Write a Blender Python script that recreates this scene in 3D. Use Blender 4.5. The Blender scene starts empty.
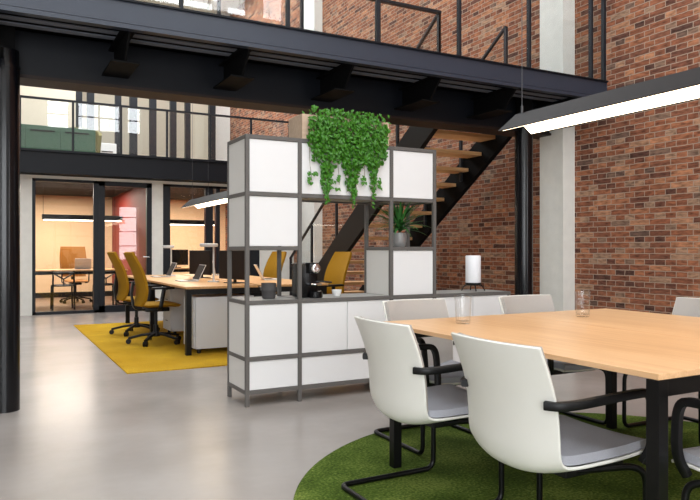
import bpy, bmesh, math, random
from mathutils import Vector, Matrix
random.seed(7)
PI = math.pi
scene = bpy.context.scene
COL = scene.collection

# ------------------------------------------------------------------ materials
def srgb(r, g, b):
    def f(c):
        c /= 255.0
        return c / 12.92 if c <= 0.04045 else ((c + 0.055) / 1.055) ** 2.4
    return (f(r), f(g), f(b), 1.0)

def nd(nt, typ, **kw):
    n = nt.nodes.new(typ)
    for k, v in kw.items():
        setattr(n, k, v)
    return n

def base_mat(name):
    m = bpy.data.materials.new(name)
    m.use_nodes = True
    nt = m.node_tree
    return m, nt, nt.nodes['Principled BSDF']

def mat(name, col, rough=0.5, metal=0.0, var=0.06, scale=12.0, bump=0.0, bscale=200.0, spec=0.5, stretch=(1, 1, 1), trans=0.0):
    """plain procedural paint / plastic / cloth with a little colour variation and bump"""
    m, nt, p = base_mat(name)
    tc = nd(nt, 'ShaderNodeTexCoord')
    mp = nd(nt, 'ShaderNodeMapping')
    mp.inputs['Scale'].default_value = stretch
    nt.links.new(tc.outputs['Object'], mp.inputs['Vector'])
    nz = nd(nt, 'ShaderNodeTexNoise')
    nz.inputs['Scale'].default_value = scale
    nz.inputs['Detail'].default_value = 5
    nt.links.new(mp.outputs['Vector'], nz.inputs['Vector'])
    mx = nd(nt, 'ShaderNodeMix', data_type='RGBA')
    a = [max(0, c * (1 - var)) for c in col[:3]] + [1]
    b = [min(1, c * (1 + var)) for c in col[:3]] + [1]
    mx.inputs[6].default_value = a
    mx.inputs[7].default_value = b
    nt.links.new(nz.outputs['Fac'], mx.inputs[0])
    nt.links.new(mx.outputs[2], p.inputs['Base Color'])
    p.inputs['Roughness'].default_value = rough
    p.inputs['Metallic'].default_value = metal
    p.inputs['Specular IOR Level'].default_value = spec
    if trans:
        p.inputs['Transmission Weight'].default_value = trans
    if bump:
        n2 = nd(nt, 'ShaderNodeTexNoise')
        n2.inputs['Scale'].default_value = bscale
        n2.inputs['Detail'].default_value = 3
        nt.links.new(mp.outputs['Vector'], n2.inputs['Vector'])
        bp = nd(nt, 'ShaderNodeBump')
        bp.inputs['Strength'].default_value = bump
        bp.inputs['Distance'].default_value = 0.01
        nt.links.new(n2.outputs['Fac'], bp.inputs['Height'])
        nt.links.new(bp.outputs['Normal'], p.inputs['Normal'])
    return m

def ramp(nt, stops):
    r = nd(nt, 'ShaderNodeValToRGB')
    e = r.color_ramp.elements
    while len(e) > 1:
        e.remove(e[-1])
    e[0].position, e[0].color = stops[0]
    for pos, c in stops[1:]:
        x = e.new(pos)
        x.color = c
    return r

def brick_mat():
    m, nt, p = base_mat('old_red_brick')
    tc = nd(nt, 'ShaderNodeTexCoord')
    sp = nd(nt, 'ShaderNodeSeparateXYZ')
    nt.links.new(tc.outputs['Object'], sp.inputs[0])
    cb = nd(nt, 'ShaderNodeCombineXYZ')
    nt.links.new(sp.outputs['Y'], cb.inputs['X'])
    nt.links.new(sp.outputs['Z'], cb.inputs['Y'])
    # worn edges: jitter the coordinates a little
    nj = nd(nt, 'ShaderNodeTexNoise')
    nj.inputs['Scale'].default_value = 18
    nj.inputs['Detail'].default_value = 3
    nt.links.new(cb.outputs[0], nj.inputs['Vector'])
    vs = nd(nt, 'ShaderNodeVectorMath', operation='SUBTRACT')
    vs.inputs[1].default_value = (0.5, 0.5, 0.5)
    nt.links.new(nj.outputs['Color'], vs.inputs[0])
    vm = nd(nt, 'ShaderNodeVectorMath', operation='MULTIPLY_ADD')
    vm.inputs[1].default_value = (0.013, 0.011, 0)
    nt.links.new(vs.outputs[0], vm.inputs[0])
    nt.links.new(cb.outputs[0], vm.inputs[2])
    bt = nd(nt, 'ShaderNodeTexBrick', offset=0.5, offset_frequency=2, squash=0.5, squash_frequency=2)
    bt.inputs['Scale'].default_value = 1.0
    bt.inputs['Brick Width'].default_value = 0.226
    bt.inputs['Row Height'].default_value = 0.0548
    bt.inputs['Mortar Size'].default_value = 0.0046
    bt.inputs['Mortar Smooth'].default_value = 0.35
    bt.inputs['Bias'].default_value = 0.0
    bt.inputs['Color1'].default_value = (0, 0, 0, 1)
    bt.inputs['Color2'].default_value = (1, 1, 1, 1)
    bt.inputs['Mortar'].default_value = (0.5, 0.5, 0.5, 1)
    nt.links.new(vm.outputs[0], bt.inputs['Vector'])
    rp = ramp(nt, [(0.0, srgb(90, 63, 54)), (0.12, srgb(121, 78, 62)), (0.26, srgb(145, 91, 67)), (0.42, srgb(169, 110, 80)), (0.55, srgb(136, 88, 68)),
                   (0.68, srgb(155, 97, 71)), (0.80, srgb(187, 130, 96)), (0.90, srgb(173, 138, 113)), (1.0, srgb(110, 86, 75))])
    nt.links.new(bt.outputs['Color'], rp.inputs[0])
    nz = nd(nt, 'ShaderNodeTexNoise')
    nz.inputs['Scale'].default_value = 26
    nz.inputs['Detail'].default_value = 6
    mp = nd(nt, 'ShaderNodeMapping')
    mp.inputs['Scale'].default_value = (0.5, 1.6, 1)
    nt.links.new(cb.outputs[0], mp.inputs['Vector'])
    nt.links.new(mp.outputs['Vector'], nz.inputs['Vector'])
    rz = ramp(nt, [(0.3, (0.42, 0.40, 0.39, 1)), (0.52, (0.92, 0.92, 0.92, 1)), (0.72, (1.35, 1.28, 1.22, 1))])
    nt.links.new(nz.outputs['Fac'], rz.inputs[0])
    mu = nd(nt, 'ShaderNodeMix', data_type='RGBA', blend_type='MULTIPLY')
    mu.inputs[0].default_value = 1.0
    nt.links.new(rp.outputs[0], mu.inputs[6])
    nt.links.new(rz.outputs[0], mu.inputs[7])
    mo = nd(nt, 'ShaderNodeMix', data_type='RGBA')
    nt.links.new(bt.outputs['Fac'], mo.inputs[0])
    nt.links.new(mu.outputs[2], mo.inputs[6])
    mo.inputs[7].default_value = srgb(168, 148, 131)
    nt.links.new(mo.outputs[2], p.inputs['Base Color'])
    p.inputs['Roughness'].default_value = 0.9
    p.inputs['Specular IOR Level'].default_value = 0.2
    ad = nd(nt, 'ShaderNodeMath', operation='MULTIPLY_ADD')
    ad.inputs[1].default_value = 0.35
    inv = nd(nt, 'ShaderNodeMath', operation='SUBTRACT')
    inv.inputs[0].default_value = 1.0
    nt.links.new(bt.outputs['Fac'], inv.inputs[1])
    nt.links.new(nz.outputs['Fac'], ad.inputs[0])
    nt.links.new(inv.outputs[0], ad.inputs[2])
    bp = nd(nt, 'ShaderNodeBump')
    bp.inputs['Strength'].default_value = 0.55
    bp.inputs['Distance'].default_value = 0.012
    nt.links.new(ad.outputs[0], bp.inputs['Height'])
    nt.links.new(bp.outputs['Normal'], p.inputs['Normal'])
    return m

def wood_mat(name, c1, c2, rough=0.4, scale=(60, 2.2, 60), bump=0.05):
    m, nt, p = base_mat(name)
    tc = nd(nt, 'ShaderNodeTexCoord')
    mp = nd(nt, 'ShaderNodeMapping')
    mp.inputs['Scale'].default_value = scale
    nt.links.new(tc.outputs['Object'], mp.inputs['Vector'])
    nz = nd(nt, 'ShaderNodeTexNoise')
    nz.inputs['Scale'].default_value = 1.0
    nz.inputs['Detail'].default_value = 6
    nz.inputs['Distortion'].default_value = 0.6
    nt.links.new(mp.outputs['Vector'], nz.inputs['Vector'])
    r = ramp(nt, [(0.3, c1), (0.7, c2)])
    nt.links.new(nz.outputs['Fac'], r.inputs[0])
    nt.links.new(r.outputs[0], p.inputs['Base Color'])
    p.inputs['Roughness'].default_value = rough
    bp = nd(nt, 'ShaderNodeBump')
    bp.inputs['Strength'].default_value = bump
    nt.links.new(nz.outputs['Fac'], bp.inputs['Height'])
    nt.links.new(bp.outputs['Normal'], p.inputs['Normal'])
    return m

def floor_mat():
    m, nt, p = base_mat('grey_poured_floor')
    tc = nd(nt, 'ShaderNodeTexCoord')
    nz = nd(nt, 'ShaderNodeTexNoise')
    nz.inputs['Scale'].default_value = 1.3
    nz.inputs['Detail'].default_value = 8
    nt.links.new(tc.outputs['Object'], nz.inputs['Vector'])
    r = ramp(nt, [(0.3, srgb(152, 145, 139)), (0.7, srgb(170, 163, 157))])
    nt.links.new(nz.outputs['Fac'], r.inputs[0])
    nt.links.new(r.outputs[0], p.inputs['Base Color'])
    rr = nd(nt, 'ShaderNodeMapRange')
    rr.inputs['To Min'].default_value = 0.20
    rr.inputs['To Max'].default_value = 0.30
    nt.links.new(nz.outputs['Fac'], rr.inputs['Value'])
    nt.links.new(rr.outputs[0], p.inputs['Roughness'])
    n2 = nd(nt, 'ShaderNodeTexNoise')
    n2.inputs['Scale'].default_value = 5
    nt.links.new(tc.outputs['Object'], n2.inputs['Vector'])
    bp = nd(nt, 'ShaderNodeBump')
    bp.inputs['Strength'].default_value = 0.06
    bp.inputs['Distance'].default_value = 0.05
    nt.links.new(n2.outputs['Fac'], bp.inputs['Height'])
    nt.links.new(bp.outputs['Normal'], p.inputs['Normal'])
    return m

def carpet_mat(name, stops, scale, fine=350, bump=0.8):
    m, nt, p = base_mat(name)
    tc = nd(nt, 'ShaderNodeTexCoord')
    nz = nd(nt, 'ShaderNodeTexNoise')
    nz.inputs['Scale'].default_value = scale
    nz.inputs['Detail'].default_value = 4
    nt.links.new(tc.outputs['Object'], nz.inputs['Vector'])
    nf = nd(nt, 'ShaderNodeTexNoise')
    nf.inputs['Scale'].default_value = fine
    nf.inputs['Detail'].default_value = 3
    nt.links.new(tc.outputs['Object'], nf.inputs['Vector'])
    ad = nd(nt, 'ShaderNodeMath', operation='MULTIPLY_ADD')
    ad.inputs[1].default_value = 0.5
    nt.links.new(nz.outputs['Fac'], ad.inputs[0])
    hf = nd(nt, 'ShaderNodeMath', operation='MULTIPLY')
    hf.inputs[1].default_value = 0.5
    nt.links.new(nf.outputs['Fac'], hf.inputs[0])
    nt.links.new(hf.outputs[0], ad.inputs[2])
    r = ramp(nt, stops)
    nt.links.new(ad.outputs[0], r.inputs[0])
    nt.links.new(r.outputs[0], p.inputs['Base Color'])
    p.inputs['Roughness'].default_value = 1.0
    p.inputs['Specular IOR Level'].default_value = 0.1
    bp = nd(nt, 'ShaderNodeBump')
    bp.inputs['Strength'].default_value = bump
    bp.inputs['Distance'].default_value = 0.01
    nt.links.new(nf.outputs['Fac'], bp.inputs['Height'])
    nt.links.new(bp.outputs['Normal'], p.inputs['Normal'])
    return m

def emit_mat(name, col, strength):
    m, nt, p = base_mat(name)
    p.inputs['Base Color'].default_value = (0.9, 0.9, 0.88, 1)
    p.inputs['Emission Color'].default_value = col
    p.inputs['Emission Strength'].default_value = strength
    return m

def pane_mat(name, tint=(0.93, 0.97, 0.98, 1), mirror=1.0):
    """architectural glass: clear, with a Fresnel mirror (cheap for light to cross)"""
    m = bpy.data.materials.new(name)
    m.use_nodes = True
    nt = m.node_tree
    nt.nodes.clear()
    out = nd(nt, 'ShaderNodeOutputMaterial')
    tr = nd(nt, 'ShaderNodeBsdfTransparent')
    tr.inputs['Color'].default_value = tint
    gl = nd(nt, 'ShaderNodeBsdfGlossy')
    gl.inputs['Roughness'].default_value = 0.004
    fr = nd(nt, 'ShaderNodeFresnel')
    ge = nd(nt, 'ShaderNodeNewGeometry')
    io = nd(nt, 'ShaderNodeMix', data_type='FLOAT')
    io.inputs[2].default_value = 1.52
    io.inputs[3].default_value = 1 / 1.52
    nt.links.new(ge.outputs['Backfacing'], io.inputs[0])
    nt.links.new(io.outputs[0], fr.inputs['IOR'])
    mu = nd(nt, 'ShaderNodeMath', operation='MULTIPLY')
    mu.inputs[1].default_value = mirror
    mu.use_clamp = True
    nt.links.new(fr.outputs[0], mu.inputs[0])
    mx = nd(nt, 'ShaderNodeMixShader')
    nt.links.new(mu.outputs[0], mx.inputs[0])
    nt.links.new(tr.outputs[0], mx.inputs[1])
    nt.links.new(gl.outputs[0], mx.inputs[2])
    nt.links.new(mx.outputs[0], out.inputs['Surface'])
    return m

def real_glass(name):
    m, nt, p = base_mat(name)
    p.inputs['Base Color'].default_value = (0.97, 0.98, 0.98, 1)
    p.inputs['Roughness'].default_value = 0.01
    p.inputs['Transmission Weight'].default_value = 1.0
    p.inputs['IOR'].default_value = 1.46
    return m

M = {}
M['brick'] = brick_mat()
M['floor'] = floor_mat()
M['concrete'] = mat('pale_concrete', srgb(222, 221, 214), 0.85, var=0.10, scale=9, bump=0.25, bscale=60)
M['plaster'] = mat('white_plaster', srgb(224, 222, 216), 0.9, var=0.03)
M['leftwall'] = mat('grey_brown_wall', srgb(128, 116, 106), 0.9, var=0.08)  # unseen wall, colour darkened to cut bounce light on the shelving side
M['cream'] = mat('cream_wall', srgb(214, 204, 184), 0.9, var=0.03)
M['warm'] = mat('warm_wall', srgb(226, 196, 156), 0.85, var=0.03)
M['red'] = mat('red_wall', srgb(126, 30, 20), 0.6, var=0.05)
M['steel'] = mat('blue_black_steel', srgb(15, 18, 24), 0.42, spec=0.22, var=0.12, scale=5, bump=0.05, bscale=30)
M['fascia'] = mat('lit_blue_grey_fascia', srgb(44, 51, 64), 0.38, spec=0.5, var=0.1, scale=5, bump=0.04, bscale=30)  # lighter copy of the bridge steel, window light put into the colour
M['steeldk'] = mat('black_steel', srgb(11, 11, 12), 0.7, spec=0.1, var=0.1)
M['column'] = mat('black_gloss_column', srgb(10, 11, 15), 0.2, var=0.08, spec=0.4)
M['soffit'] = mat('grey_soffit_boards', srgb(104, 109, 120), 0.5, var=0.1, spec=0.25)
M['flange_reflect'] = mat('wood_reflection_steel', srgb(40, 29, 24), 0.55, var=0.1, spec=0.25)  # brown reflection of wood put into the flange colour
M['stringer'] = mat('dark_brown_steel', srgb(24, 20, 17), 0.55, var=0.1, spec=0.2)
M['blackframe'] = mat('charcoal_frame', srgb(24, 27, 33), 0.45, var=0.06, spec=0.3)
M['darkceil'] = mat('black_ceiling', srgb(9, 8, 8), 0.9, var=0.05)
M['oak'] = wood_mat('oak_top', srgb(212, 166, 120), srgb(234, 193, 149), 0.30, (70, 1.6, 70))
M['oakdesk'] = wood_mat('oak_desk', srgb(196, 146, 92), srgb(222, 174, 118), 0.42, (50, 1.6, 50))
M['tread'] = wood_mat('oak_tread', srgb(190, 142, 94), srgb(220, 176, 126), 0.5, (2, 40, 40))
M['boxwood'] = wood_mat('pale_box_wood', srgb(186, 160, 136), srgb(204, 180, 156), 0.6, (2, 40, 30))
M['planks'] = wood_mat('dark_plank_floor', srgb(104, 84, 68), srgb(136, 114, 96), 0.4, (1.5, 30, 1))
M['shelf_tube'] = mat('grey_shelf_tube', srgb(97, 94, 91), 0.5, metal=0.0, spec=0.3, var=0.04)
M['shelf_panel'] = mat('white_shelf_panel', srgb(226, 226, 226), 0.45, var=0.012)
M['shelf_side'] = mat('white_shelf_side', srgb(222, 220, 215), 0.5, var=0.012)
M['counter'] = mat('grey_counter', srgb(150, 150, 146), 0.5, var=0.04)
M['shell'] = mat('white_chair_shell', srgb(226, 225, 218), 0.4, var=0.02)
M['fabric'] = mat('light_grey_fabric', srgb(176, 170, 165), 0.95, var=0.16, scale=260, bump=0.35, bscale=500, spec=0.1, stretch=(1, 1, 2.5))
M['seatfabric'] = mat('grey_seat_fabric', srgb(162, 163, 170), 0.95, var=0.16, scale=260, bump=0.35, bscale=500, spec=0.1)
M['black'] = mat('black_plastic', srgb(13, 13, 14), 0.42, var=0.08, spec=0.3)
M['tube'] = mat('black_tube', srgb(9, 9, 10), 0.35, var=0.08, spec=0.3)
M['yellow'] = mat('mustard_fabric', srgb(152, 112, 20), 0.85, var=0.08, scale=120, bump=0.15, bscale=400, spec=0.2)
M['ochre'] = mat('ochre_leather', srgb(150, 98, 28), 0.6, var=0.06)
M['green_rug'] = carpet_mat('green_carpet', [(0.32, srgb(38, 54, 16)), (0.5, srgb(82, 104, 38)), (0.66, srgb(136, 152, 74))], 3, 75, 1.0)
M['yellow_rug'] = carpet_mat('yellow_carpet', [(0.40, srgb(158, 122, 34)), (0.47, srgb(206, 160, 24)), (0.52, srgb(172, 138, 54)), (0.58, srgb(220, 176, 34))], 1.4, 90)
M['leaf'] = mat('green_leaf', srgb(60, 118, 26), 0.4, spec=0.4, scale=22)
M['darkleaf'] = mat('dark_green_leaf', srgb(52, 108, 46), 0.4, var=0.35, scale=16)
M['stem'] = mat('brown_stem', srgb(92, 82, 40), 0.8)
M['zinc'] = mat('grey_zinc_pot', srgb(150, 150, 150), 0.45, metal=0.3, var=0.15, scale=20)
M['stone'] = mat('dark_stoneware', srgb(72, 70, 70), 0.8, var=0.15, scale=60, bump=0.2)
M['china'] = mat('white_china', srgb(232, 232, 230), 0.3, var=0.01)
M['chrome'] = mat('chrome', srgb(220, 222, 226), 0.12, metal=1.0, var=0.03)
M['lampshade'] = mat('white_lamp_shade', srgb(236, 237, 240), 0.6, var=0.01)
M['gloss_black'] = mat('gloss_black', srgb(9, 9, 11), 0.25, var=0.05, spec=0.3)
M['silver'] = mat('silver_aluminium', srgb(198, 194, 192), 0.4, metal=0.4, var=0.02)
M['screen'] = mat('dark_screen', srgb(34, 27, 25), 0.6, var=0.05, spec=0.15)
M['lampgrey'] = mat('pale_lamp_metal', srgb(196, 200, 204), 0.4, var=0.03)
M['lampbody'] = mat('dark_lamp_body', srgb(30, 27, 27), 0.6, var=0.04, spec=0.2)
M['wire'] = mat('grey_wire', srgb(80, 80, 82), 0.4, metal=0.6)
M['greenbox'] = mat('green_lacquer', srgb(64, 98, 76), 0.5, var=0.06)
M['olive'] = mat('olive_fabric', srgb(120, 112, 72), 0.9, var=0.1)
M['pedestal'] = mat('white_pedestal', srgb(206, 208, 212), 0.5, var=0.02)
M['glow'] = emit_mat('warm_white_glow', (1.0, 0.82, 0.58, 1), 4.5)
M['glow2'] = emit_mat('warm_strip_glow', (1.0, 0.86, 0.70, 1), 6.0)
M['spot'] = emit_mat('spot_glow', (1.0, 0.88, 0.68, 1), 30.0)
M['pane'] = pane_mat('clear_pane', (0.96, 0.975, 0.975, 1), 0.9)
M['pane_bridge'] = pane_mat('bridge_pane', (0.965, 0.975, 0.975, 1), 0.4)
M['pane_dk'] = pane_mat('office_pane', (0.95, 0.96, 0.96, 1), 0.8)
M['glass'] = pane_mat('drinking_glass', (0.985, 0.988, 0.988, 1), 0.9)

# ------------------------------------------------------------------ geometry helpers
class MB:
    """collects shapes into one mesh"""
    def __init__(self):
        self.bm = bmesh.new()

    def box(self, x0, x1, y0, y1, z0, z1, bev=0.0):
        r = bmesh.ops.create_cube(self.bm, size=1.0)
        vs = r['verts']
        for v in vs:
            v.co = Vector(((x0 + x1) / 2 + v.co.x * (x1 - x0), (y0 + y1) / 2 + v.co.y * (y1 - y0), (z0 + z1) / 2 + v.co.z * (z1 - z0)))
        if bev:
            es = {e for v in vs for e in v.link_edges}
            bmesh.ops.bevel(self.bm, geom=list(es), offset=bev, segments=2, affect='EDGES', profile=0.6)
        return self

    def prism(self, pts, axis, a0, a1):
        """polygon pts (two coords) extruded along axis 'x','y' or 'z'"""
        def co(p, a):
            if axis == 'x':
                return (a, p[0], p[1])
            if axis == 'y':
                return (p[0], a, p[1])
            return (p[0], p[1], a)
        A = [self.bm.verts.new(co(p, a0)) for p in pts]
        B = [self.bm.verts.new(co(p, a1)) for p in pts]
        self.bm.faces.new(A)
        self.bm.faces.new(B[::-1])
        n = len(pts)
        for i in range(n):
            self.bm.faces.new((A[i], B[i], B[(i + 1) % n], A[(i + 1) % n]))
        return self

    def lathe(self, prof, c=(0, 0, 0), n=32, close=False):
        """prof: (radius, z) from bottom to top, around the z axis at c"""
        rings = []
        for r, z in prof:
            if r < 1e-6:
                rings.append([self.bm.verts.new((c[0], c[1], c[2] + z))])
            else:
                rings.append([self.bm.verts.new((c[0] + r * math.cos(2 * PI * i / n), c[1] + r * math.sin(2 * PI * i / n), c[2] + z)) for i in range(n)])
        if close:
            rings.append(rings[0])
        for a, b in zip(rings, rings[1:]):
            for i in range(n):
                j = (i + 1) % n
                if len(a) == 1 and len(b) == 1:
                    continue
                if len(a) == 1:
                    self.bm.faces.new((a[0], b[j], b[i]))
                elif len(b) == 1:
                    self.bm.faces.new((a[i], a[j], b[0]))
                else:
                    self.bm.faces.new((a[i], a[j], b[j], b[i]))
        return self

    def tube(self, pts, r, n=10, closed=False, r1=None):
        pts = [Vector(p) for p in pts]
        m = len(pts)
        rings = []
        up = None
        for i, p in enumerate(pts):
            if closed:
                t = (pts[(i + 1) % m] - pts[i - 1]).normalized()
            else:
                t = (pts[min(i + 1, m - 1)] - pts[max(i - 1, 0)]).normalized()
            if up is None:
                up = Vector((0, 0, 1)) if abs(t.z) < 0.9 else Vector((1, 0, 0))
            s = t.cross(up).normalized()
            up = s.cross(t).normalized()
            rr = r if r1 is None else r + (r1 - r) * i / (m - 1)
            rings.append([self.bm.verts.new(p + (s * math.cos(2 * PI * k / n) + up * math.sin(2 * PI * k / n)) * rr) for k in range(n)])
        pairs = list(zip(rings, rings[1:]))
        if closed:
            pairs.append((rings[-1], rings[0]))
        for a, b in pairs:
            for k in range(n):
                self.bm.faces.new((a[k], a[(k + 1) % n], b[(k + 1) % n], b[k]))
        if not closed:
            self.bm.faces.new(rings[0][::-1])
            self.bm.faces.new(rings[-1])
        return self

    def strip(self, pts, side, w, h):
        """rectangular bar w (along side) by h swept along pts"""
        pts = [Vector(p) for p in pts]
        m = len(pts)
        rings = []
        for i, p in enumerate(pts):
            t = (pts[min(i + 1, m - 1)] - pts[max(i - 1, 0)]).normalized()
            s = Vector(side)
            s = (s - t * s.dot(t)).normalized()
            u = s.cross(t).normalized()
            rings.append([self.bm.verts.new(p + s * a * w / 2 + u * b * h / 2) for a, b in ((1, .6), (.75, 1), (-.75, 1), (-1, .6), (-1, -.6), (-.75, -1), (.75, -1), (1, -.6))])
        n = 8
        for a, b in zip(rings, rings[1:]):
            for k in range(n):
                self.bm.faces.new((a[k], a[(k + 1) % n], b[(k + 1) % n], b[k]))
        self.bm.faces.new(rings[0][::-1])
        self.bm.faces.new(rings[-1])
        return self

    def sheet(self, A, B):
        """closed slab between two vertex grids A and B of the same size"""
        nu, nv = len(A), len(A[0])
        a = [[self.bm.verts.new(p) for p in row] for row in A]
        b = [[self.bm.verts.new(p) for p in row] for row in B]
        f = self.bm.faces.new
        for i in range(nu - 1):
            for j in range(nv - 1):
                f((a[i][j], a[i + 1][j], a[i + 1][j + 1], a[i][j + 1]))
                f((b[i][j], b[i][j + 1], b[i + 1][j + 1], b[i + 1][j]))
        for i in range(nu - 1):
            f((a[i][0], b[i][0], b[i + 1][0], a[i + 1][0]))
            f((a[i][-1], a[i + 1][-1], b[i + 1][-1], b[i][-1]))
        for j in range(nv - 1):
            f((a[0][j], a[0][j + 1], b[0][j + 1], b[0][j]))
            f((a[-1][j], b[-1][j], b[-1][j + 1], a[-1][j + 1]))
        return self

    def build(self, name, m, parent=None, smooth=False, loc=None):
        bmesh.ops.recalc_face_normals(self.bm, faces=self.bm.faces[:])
        me = bpy.data.meshes.new(name)
        self.bm.to_mesh(me)
        self.bm.free()
        me.materials.append(m)
        if smooth:
            for p in me.polygons:
                p.use_smooth = True
            me.set_sharp_from_angle(angle=math.radians(40))
        o = bpy.data.objects.new(name, me)
        COL.objects.link(o)
        if parent is not None:
            o.parent = parent
        if loc is not None:
            o.location = loc
        return o

def bx(name, m, x0, x1, y0, y1, z0, z1, parent=None, bev=0.0):
    return MB().box(x0, x1, y0, y1, z0, z1, bev).build(name, m, parent)

def tag(o, label, cat, group=None):
    o['label'] = label
    o['category'] = cat
    if group:
        o['group'] = group
    return o

def thing(name, label, cat, loc=(0, 0, 0), rz=0.0, group=None):
    o = bpy.data.objects.new(name, None)
    o.empty_display_size = 0.1
    COL.objects.link(o)
    o.location = loc
    o.rotation_euler = (0, 0, rz)
    return tag(o, label, cat, group)

def struct(o):
    o['kind'] = 'structure'
    return o

def copy_tree(root, loc, rz, label, group=None):
    r = root.copy()
    COL.objects.link(r)
    r.location = loc
    r.rotation_euler = (0, 0, rz)
    r['label'] = label
    if group:
        r['group'] = group
    for ch in list(root.children):
        c = ch.copy()
        COL.objects.link(c)
        c.parent = r
        for g in list(ch.children):
            d = g.copy()
            COL.objects.link(d)
            d.parent = c
    return r

def fillet(pts, r, n=6):
    """round the inner corners of a polyline"""
    pts = [Vector(p) for p in pts]
    out = [pts[0]]
    for a, b, c in zip(pts, pts[1:], pts[2:]):
        d1 = min(r, (a - b).length * 0.49)
        d2 = min(r, (c - b).length * 0.49)
        p = b + (a - b).normalized() * d1
        q = b + (c - b).normalized() * d2
        for i in range(n + 1):
            t = i / n
            out.append(p * (1 - t) ** 2 + b * 2 * t * (1 - t) + q * t * t)
    out.append(pts[-1])
    return out

def spline(rows, n):
    """Catmull-Rom through rows of numbers, n samples"""
    k = len(rows)
    out = []
    for i in range(n):
        t = i / (n - 1) * (k - 1)
        j = min(int(t), k - 2)
        u = t - j
        p0, p1, p2, p3 = rows[max(j - 1, 0)], rows[j], rows[j + 1], rows[min(j + 2, k - 1)]
        out.append([0.5 * (2 * b + (c - a) * u + (2 * a - 5 * b + 4 * c - d) * u * u + (3 * b - a - 3 * c + d) * u ** 3) for a, b, c, d in zip(p0, p1, p2, p3)])
    return out

# ------------------------------------------------------------------ camera
YAW = math.atan(360 / 671.0)
cam_d = bpy.data.cameras.new('camera')
cam_d.sensor_width = 36.0
cam_d.lens = 671.0 / 700.0 * 36.0
cam_d.clip_start = 0.05
cam = bpy.data.objects.new('camera', cam_d)
COL.objects.link(cam)
cam.location = (0, 0, 1.13)
cam.rotation_euler = (PI / 2, 0, -YAW)
scene.camera = cam

# ------------------------------------------------------------------ the setting
XW = 5.55          # brick wall
YF = 12.8          # glazed office front
YB = 17.4          # back wall
YN = -3.5          # window wall behind the camera
XL = -6.0          # left wall
ZC = 7.3           # roof
struct(bx('floor', M['floor'], XL, XW, YN, YF, -0.1, 0))
struct(bx('floor_office', M['planks'], XL, XW, YF, YB, -0.1, 0.0))
struct(bx('wall_right', M['brick'], XW, XW + 0.25, YN, YB + 0.3, -0.1, ZC))
struct(bx('trim_1', M['concrete'], 5.375, XW, 5.223, 5.565, 0, ZC))
struct(bx('trim_2', M['concrete'], 5.38, XW, 11.45, 12.1, 0, ZC))
struct(bx('trim_3', M['plaster'], 5.15, XW, 17.0, 17.4, 2.83, ZC))
# far wall: warm behind the offices, cream on the upper floor
struct(bx('wall_back', M['warm'], XL, XW, YB, YB + 0.2, -0.1, 2.44))
struct(bx('wall_back_upper', M['cream'], XL, XW, YB, YB + 0.2, 2.44, ZC))
struct(bx('baseboard_back', M['stringer'], XL, XW, YB - 0.02, YB, 0.0, 0.12))

def wall_with_holes(name, m, axis, a0, a1, t0, t1, z0, z1, holes):
    """wall along x (axis 'x') or y; holes are (a0,a1,z0,z1)"""
    b = MB()
    As = sorted({a0, a1} | {h[0] for h in holes} | {h[1] for h in holes})
    Zs = sorted({z0, z1} | {h[2] for h in holes} | {h[3] for h in holes})
    for p, q in zip(As, As[1:]):
        for r, s in zip(Zs, Zs[1:]):
            c, d = (p + q) / 2, (r + s) / 2
            if any(h[0] < c < h[1] and h[2] < d < h[3] for h in holes):
                continue
            if axis == 'x':
                b.box(p, q, t0, t1, r, s)
            else:
                b.box(t0, t1, p, q, r, s)
    return struct(b.build(name, m))

# window wall behind the camera: tall steel windows in two rows
front_holes = []
for x0 in (-4.7, -2.75, -0.8):
    front_holes += [(x0, x0 + 1.6, 0.5, 3.3)]
for x0 in (-4.7, -2.75, -0.8, 3.08):
    front_holes += [(x0, x0 + 1.6, 5.92, 7.0)]
front_holes += [(1.95, 2.74, 5.92, 7.0)]
front_holes += [(4.75, 5.5, 0.7, 3.1), (4.97, 5.5, 5.92, 7.0)]
wall_with_holes('wall_front', M['plaster'], 'x', XL, XW, YN - 0.25, YN, 0, ZC, front_holes)
left_holes = [(y0, y0 + 1.8, 0.7, 3.4) for y0 in (-2.8,)] + [(y0, y0 + 1.8, 4.4, 6.8) for y0 in (-2.8, -0.5, 7.0, 9.4)]
wall_with_holes('wall_left', M['leftwall'], 'y', YN, YB, XL - 0.25, XL, 0, ZC, left_holes)
ADDED_SKYLIGHTS = [(-0.4, 2.0, -1.4, 3.6), (2.7, 5.1, -1.4, 3.6), (0.6, 5.2, 6.4, 9.0), (0.6, 5.2, 9.6, 12.0), (0.4, 5.0, 13.2, 16.2)]  # unseen roof openings added to brighten brick, stairs and upper floor
b = MB()
Xs = sorted({XL, XW} | {v for s in ADDED_SKYLIGHTS for v in s[:2]})
Ys = sorted({YN, YB} | {v for s in ADDED_SKYLIGHTS for v in s[2:]})
for p, q in zip(Xs, Xs[1:]):
    for r, s in zip(Ys, Ys[1:]):
        c, d = (p + q) / 2, (r + s) / 2
        if not any(k[0] < c < k[1] and k[2] < d < k[3] for k in ADDED_SKYLIGHTS):
            b.box(p, q, r, s, ZC, ZC + 0.2)
struct(b.build('ceiling', M['plaster']))
for i, (a, c, z0, z1) in enumerate(front_holes):
    w = MB()
    n = (3 if z0 < 2 else 2) if c - a > 1 else 1
    for k in range(n + 1):
        x = a + (c - a) * k / n
        w.box(x - 0.025, x + 0.025, YN - 0.18, YN - 0.12, z0, z1)
    nz = 4 if z0 < 2 else 2
    for k in range(nz + 1):
        z = z0 + (z1 - z0) * k / nz
        w.box(a, c, YN - 0.18, YN - 0.12, z - 0.022, z + 0.022)
    struct(w.build('window_%d' % (i + 1), M['blackframe']))
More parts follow.
